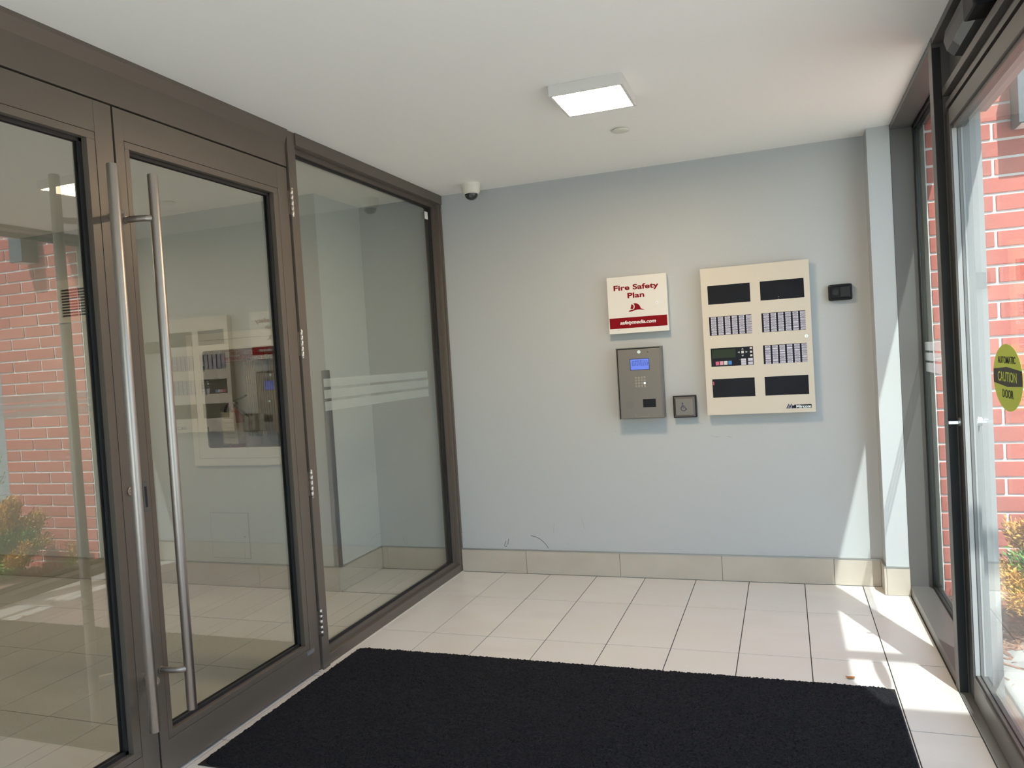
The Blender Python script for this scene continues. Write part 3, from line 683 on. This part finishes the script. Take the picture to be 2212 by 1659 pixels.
for r, (z0, z1) in enumerate(rows):
    for q_, (a0, a1) in enumerate(cols):
        w = MB().box(a0-.003, a1+.003, yw, yw+.002, z0-.003, z1+.003).build('window', M['blackwin'], fa)
        if (r, q_) in ((1, 0), (1, 1), (2, 1)):
            w.name = 'zone_window'; ORIGIN[w.name] = ORIGIN[fa.name]
            for i in range(6):
                for j in range(8):
                    blank = random.random() < (.2 if r == 2 else .05)
                    inst('zone_label', lm2 if blank else lm, w, (a0+.0255+i*.0395, yw, z1-.0085-j*.01335))
        if (r, q_) == (2, 0):
            w.name = 'display_window'; ORIGIN[w.name] = ORIGIN[fa.name]
            P = lambda n, m, pts, h=.0005: MB().prism(pts, XZ(yw), h).build(n, M[m], w)
            rect = lambda u0, v0, u1, v1: [(u0, v0), (u1, v0), (u1, v1), (u0, v1)]
            P('status_display', 'lcdgreen', rect(1.716, 1.337, 1.849, 1.387))
            P('arrow_key', 'arrow', [(1.882, 1.379), (1.8955, 1.379), (1.8885, 1.389)]); P('arrow_key', 'arrow', [(1.8815, 1.348), (1.8885, 1.338), (1.8955, 1.348)])
            P('arrow_key', 'arrow', [(1.860, 1.3645), (1.872, 1.3585), (1.872, 1.3705)]); P('arrow_key', 'arrow', [(1.905, 1.3585), (1.917, 1.3645), (1.905, 1.3705)])
            P('enter_key', 'keywhite', rect(1.8815, 1.3575, 1.8955, 1.372))
            for zk in (1.380, 1.3585, 1.3375): P('menu_key', 'keywhite', rect(1.9295, zk, 1.942, zk+.011))
            for u, mm in ((1.734, 'pink'), (1.758, 'pink2'), (1.7815, 'keywhite'), (1.8055, 'keyblue')): P('function_key', mm, rect(u, 1.2955, u+.0195, 1.3175))
            for zk in (1.3155, 1.3025, 1.2895): P('queue_key', 'label', rect(1.878, zk, 1.9055, zk+.0115))
            for zk in (1.311, 1.290): P('blank_key', 'label', rect(1.917, zk, 1.9435, zk+.017))
            P('indicator', 'film', rect(1.8705, 1.319, 1.8735, 1.322))
        if (r, q_) == (3, 0):
            w.name = 'dark_window'; ORIGIN[w.name] = ORIGIN[fa.name]
            MB().prism([(1.7135, 1.1795), (1.719, 1.1795), (1.719, 1.1995), (1.7135, 1.1995)], XZ(yw), .0004).build('red_tag', M['pink'], w)
        if (r, q_) == (0, 1):
            MB().disc((2.1025, yw, 1.668), (0, -1, 0), .0018, .0005, 8).disc((2.1020, yw, 1.658), (0, -1, 0), .0014, .0005, 8).build('indicator', M['label'], w)
MB().disc((2.2385, PY, 1.434), (0, -1, 0), .0095, .004, 20).disc((2.2385, PY-.004, 1.434), (0, -1, 0), .0066, .003, 18).build('lock', M['chrome'], fa)
MB().prism([(2.2377, 1.428), (2.2393, 1.428), (2.2393, 1.436), (2.2377, 1.436)], XZ(PY-.007), .0003).build('keyhole', GK, fa)
lg = MB().prism([(2.1450, 1.027), (2.2480, 1.027), (2.2480, 1.0475), (2.1580, 1.0475), (2.1450, 1.038)], XZ(PY), .0010).build('logo_plate', M['black'], fa)
for u in (2.1265, 2.1405):
    MB().prism([(u-.0150, 1.0270), (u+.0150, 1.0270), (u+.0008, 1.0540), (u-.0008, 1.0540)], XZ(PY), .0009 if u < 2.13 else .0013).build('logo_peak', M['navy'], lg)
    st_ = MB()
    for k in (-.0105, -.0050, .0005): st_.prism([(u+k-.0008, 1.0275), (u+k+.0012, 1.0275), (u+k*.35+.0022, 1.0275+.0245*(1-abs(k)/.0150)), (u+k*.35+.0012, 1.0275+.0245*(1-abs(k)/.0150))], XZ(PY-(.0009 if u < 2.13 else .0013)), .0002)
    st_.build('logo_stripes', M['keywhite'], lg)
text('lettering', 'Mircom', .0215, M['chrome'], lg, (2.1655, PY-.0012, 1.0300), ext=.0005, bold=.0005, sx=1.18)

# black key safe
kb = thing('key_box', (2.4275, 0, 1.62), 'small black plastic box with round knob right of the alarm panel', 'key box')
MB().box(2.3655, 2.4900, -.040, -.0005, 1.6215, 1.7125, b=.012).build('body', M['black'], kb)
MB().box(2.3775, 2.4785, -.0445, -.038, 1.6345, 1.6995, b=.004).build('cover', M['black'], kb)
MB().disc((2.4030, -.0440, 1.6670), (0, -1, 0), .0170, .006, 24).box(2.3905, 2.4155, -.0512, -.049, 1.6650, 1.6690).build('knob', M['lens'], kb)
MB().box(2.4275, 2.4745, -.0465, -.0440, 1.6395, 1.6945, b=.001).build('flap', M['lens'], kb)

# ================================================================== LOBBY WALL
hc = thing('fire_hose_cabinet', (-1.252, -.54, .816), 'white recessed fire hose cabinet with glazed door in the lobby', 'hose cabinet')
MB().ringplate((-1.680, -.810, .816, 1.702), (-1.634, -.852, .864, 1.656), .001, -.556, -.541).build('frame', M['white'], hc)
tb = MB(); yb = -.335
tb.box(CX0+.004, CX1-.004, yb, yb+.004, CZ0+.004, CZ1-.004).box(CX0+.002, CX0+.006, -.546, yb, CZ0+.004, CZ1-.004).box(CX1-.006, CX1-.002, -.546, yb, CZ0+.004, CZ1-.004).box(CX0+.006, CX1-.006, -.546, yb, CZ0+.002, CZ0+.006).box(CX0+.006, CX1-.006, -.546, yb, CZ1-.006, CZ1-.002)
tb.build('tub', M['tub'], hc)
cd = MB().ringplate((-1.6325, -.8535, .8655, 1.6545), (-1.560, -.925, .934, 1.586), .022, -.5545, -.549).build('door', M['white'], hc)
MB().box(-1.570, -.915, -.5485, -.5455, .925, 1.595).build('window_glass', M['cabglass'], cd)
yg = -.5488
text('lettering', 'FIRE HOSE FOR USE', .0275, M['red'], cd, (-1.222, yg, 1.5475), align='CENTER', bold=.0003, sx=.88, ext=.0002)
text('lettering', 'BY TRAINED PERSONS ONLY', .0275, M['red'], cd, (-1.222, yg, 1.5150), align='CENTER', bold=.0003, sx=.86, ext=.0002)
bd = MB(); u0, u1, v0, v1 = -1.378, -1.066, 1.501, 1.576
for p in ((u0, v0, u1, v0+.003), (u0, v1-.003, u1, v1), (u0, v0+.003, u0+.003, v1-.003), (u1-.003, v0+.003, u1, v1-.003)):
    bd.prism([(p[0], p[1]), (p[2], p[1]), (p[2], p[3]), (p[0], p[3])], XZ(yg), .0004)
bd.build('lettering_border', M['red'], cd)
for z in (1.47, 1.06): MB().box(-1.557, -1.552, -.552, -.546, z-.018, z+.018).build('catch', M['black'], cd)
fh = thing('fire_hose', (-1.14, -.43, .99), 'pale canvas fire hose hung in vertical folds in the cabinet', 'fire hose')
hs = MB()
for k in range(28):
    x = -1.335+k*.0146; y0 = -.400 if k < 16 else -.408; zt = 1.525+random.uniform(-.006, .006); zb = (1.01 if k < 16 else 1.005)+random.uniform(-.012, .012)
    lean = .010*math.sin(k*.5)
    hs.tube(smooth([(x-.0035, y0+.06, zt), (x-.0038+lean, y0+.01, (zt+zb)/2), (x-.003+lean, y0, zb+.012), (x+.001+lean, y0-.008, zb), (x+.004+lean, y0-.012, zb+.012), (x+.0042+lean, y0-.014, (zt+zb)/2), (x+.0045, y0-.016, zt)], 3), .0046, 6)
hs.build('folds', M['hose'], fh)
MB().box(-1.35, -.925, -.43, -.345, 1.532, 1.548, b=.003).build('rack', M['extred'], fh)
MB().tube([(-1.13, -.438, 1.545), (-1.13, -.438, 1.36)], .010, 10).build('rack_pin', M['trim'], fh)
vb = tag(MB().box(-1.250, -1.155, -.470, -.445, 1.03, 1.150, b=.006).build('valve_tag_holder', M['cable']), 'grey plastic holder hanging in front of the hose folds', 'holder')
fe = thing('fire_extinguisher', (-1.372, -.488, .869), 'small red fire extinguisher with white tag inside the cabinet', 'fire extinguisher')
ex, ey = -1.372, -.488
MB().lathe((ex, ey, .869), (0, 0, 1), [(0, .0001), (0, .046), (.008, .051), (.06, .052), (.24, .052), (.275, .046), (.300, .030), (.315, .018), (.325, .018)], 24).build('body', M['extred'], fe)
MB().lathe((ex, ey, .869), (0, 0, 1), [(.085, .0523), (.085, .0526), (.225, .0526), (.225, .0523)], 24).build('label_band', M['tag'], fe)
MB().box(ex-.016, ex+.016, ey-.014, ey+.014, 1.190, 1.235, b=.005).disc((ex, ey-.014, 1.212), (0, -1, 0), .012, .010, 16).build('valve', M['trim'], fe)
MB().tube([(ex-.01, ey, 1.235), (ex+.03, ey, 1.248), (ex+.105, ey-.01, 1.275)], [.008, .008, .006], 8).build('top_lever', M['black'], fe)
MB().tube([(ex, ey, 1.215), (ex+.04, ey-.005, 1.190), (ex+.110, ey-.01, 1.135)], [.008, .008, .006], 8).build('carry_handle', M['black'], fe)
MB().tube(smooth([(ex-.014, ey, 1.215), (ex-.055, ey, 1.222), (ex-.083, ey, 1.180), (ex-.080, ey, 1.110), (ex-.066, ey, 1.04)]), .0085, 10).build('discharge_hose', M['rubberblack'], fe)
MB().disc((ex+.026, ey-.010, 1.222), (0, -1, 0), .013, .012, 16).build('gauge', M['navy'], fe)
tg = MB().prism([(-1.440, .962), (-1.318, .957), (-1.333, 1.168), (-1.443, 1.172)], XZ(-.5415), .0008).build('inspection_tag', M['tag'], fe)
for k in range(5): MB().prism([(-1.425, 1.130-k*.033), (-1.345, 1.128-k*.033), (-1.345, 1.131-k*.033), (-1.425, 1.133-k*.033)], XZ(-.5423), .0002).build('tag_print', M['red' if k == 0 else 'ink'], tg)

ap = thing('access_panel', (-1.441, -.54, .188), 'square flush wall access panel low on the lobby wall', 'access panel')
MB().box(-1.602, -1.281, -.5425, -.5405, .184, .501, b=.0006).build('frame', M['lobbywall'], ap)
MB().box(-1.5975, -1.2855, -.5432, -.5424, .1885, .4965).build('gap', M['scuff2'], ap)
MB().box(-1.5950, -1.2880, -.5445, -.5430, .1910, .4940, b=.0006).build('door', M['lobbywall'], ap)
MB().disc((-1.322, -.5445, .335), (0, -1, 0), .006, .0015, 14).build('cam_lock', M['trim'], ap)
av = thing('air_vent', (-2.625, -.54, 1.868), 'white louvred air vent high on the lobby wall', 'air vent')
MB().ringplate((-2.822, -2.430, 1.866, 2.174), (-2.784, -2.466, 1.903, 2.106), .001, -.552, -.541).build('frame', M['white'], av)
MB().box(-2.79, -2.46, -.5415, -.5405, 1.90, 2.11).build('duct_void', GK, av)
for k in range(11):
    z = 1.903+k*.0203
    MB().add([(-2.784, -.5505, z-.0015), (-2.466, -.5505, z-.0015), (-2.466, -.543, z+.006), (-2.784, -.543, z+.006), (-2.784, -.5505, z+.0035), (-2.466, -.5505, z+.0035), (-2.466, -.543, z+.008), (-2.784, -.543, z+.008)],
             [(0, 1, 2, 3), (7, 6, 5, 4), (0, 4, 5, 1), (2, 6, 7, 3), (1, 5, 6, 2), (0, 3, 7, 4)]).build('louvre', M['white'], av)
MB().box(-2.627, -2.623, -.548, -.5445, 1.903, 2.106).build('centre_bar', M['white'], av)
tag(MB().box(-.6145, -.5835, -.5435, -.5395, .160, 1.408).box(-.6145-.03, -.5835, -.5435, -.5415, .160, 1.408).box(-.6125, -.6100, -.5435, -.510, .160, 1.408).build('corner_guard', M['trim']), 'thin metal corner guard on the lobby wall corner', 'corner guard')

# ================================================================== ON THE FLOOR AND THE HEADER
fm = thing('floor_mat', (1.253, -1.975, 0), 'large black pile entrance mat on the tiled floor', 'floor mat')
def mat_mesh():
    X0, X1, Y0, Y1, rad = .044, 2.462, -2.535, -1.408, .055
    nx, ny = 470, 220; vs = []; fs = []
    rnd = random.Random(3)
    for j in range(ny+1):
        for i in range(nx+1):
            u, v = i/nx, j/ny; x = X0+(X1-X0)*u; y = Y0+(Y1-Y0)*v
            for cx, sx in ((X0+rad, -1), (X1-rad, 1)):
                for cy, sy_ in ((Y0+rad, -1), (Y1-rad, 1)):
                    if (x-cx)*sx > 0 and (y-cy)*sy_ > 0:
                        d = math.hypot(x-cx, y-cy); m_ = max(abs(x-cx), abs(y-cy))
                        if d > 0: k = m_/d; x = cx+(x-cx)*k; y = cy+(y-cy)*k
            edge = min(i, nx-i, j, ny-j); z = .0135+rnd.uniform(-.0032, .0032) if edge > 1 else (.009+rnd.uniform(-.002, .002) if edge == 1 else .003)
            vs.append((x+rnd.uniform(-.0016, .0016), y+rnd.uniform(-.0016, .0016), z))
    for j in range(ny):
        for i in range(nx):
            a = j*(nx+1)+i; fs.append((a, a+1, a+nx+2, a+nx+1))
    return MB().add(vs, fs)
mat_mesh().build('pile', M['mat'], fm)
MB().box(.040, 2.466, -2.540, -1.403, .0006, .0032, b=.0008).build('rubber_backing', M['rubber'], fm)
lf = MB().add([(0, 0, .002), (.012, .010, .006), (.020, .002, .009), (.016, -.010, .004), (.004, -.012, .007), (-.010, -.009, .003), (-.018, .001, .010), (-.007, .012, .004)],
              [(0, 1, 2), (0, 2, 3), (0, 3, 4), (0, 4, 5), (0, 5, 6), (0, 6, 7), (0, 7, 1)])
lo = tag(lf.build('dry_leaf', M['leaf']), 'tiny curled brown dry leaf on the floor tiles beside the mat', 'leaf'); lo.location = (2.308, -1.325, .001)

sn = thing('motion_sensor', (2.72, -1.85, 2.352), 'black automatic door motion sensor on the header above the outer door', 'sensor')
prof = [(2.755, 2.470), (2.716, 2.470), (2.701, 2.456), (2.695, 2.420), (2.704, 2.386), (2.726, 2.365), (2.755, 2.360)]
sm_ = MB(); ys = [(-1.595, .50), (-1.600, .78), (-1.616, 1.0), (-2.085, 1.0), (-2.101, .78), (-2.106, .50)]
vs_ = []; cxx, czz = 2.755, 2.415
for y, k in ys: vs_ += [(cxx+(x-cxx)*k, y, czz+(z-czz)*k) for x, z in prof]
n = len(prof); fs_ = [[i*n+k, i*n+(k+1) % n, (i+1)*n+(k+1) % n, (i+1)*n+k] for i in range(len(ys)-1) for k in range(n)]+[list(range(n)), list(range(len(vs_)-n, len(vs_)))]
sm_.add(vs_, fs_, smooth=False).build('housing', M['sensor'], sn)
MB().add([(2.7030, -1.72, 2.3868), (2.7030, -1.95, 2.3868), (2.7250, -1.95, 2.3645), (2.7250, -1.72, 2.3645), (2.7020, -1.72, 2.3858), (2.7020, -1.95, 2.3858), (2.7240, -1.95, 2.3635), (2.7240, -1.72, 2.3635)],
         [(0, 1, 2, 3), (7, 6, 5, 4), (0, 4, 5, 1), (1, 5, 6, 2), (2, 6, 7, 3), (3, 7, 4, 0)]).build('sensor_window', M['dome'], sn)
MB().box(2.685, 2.750, -2.100, -1.965, 2.352, 2.482, b=.008).build('end_cover', M['black'], sn)
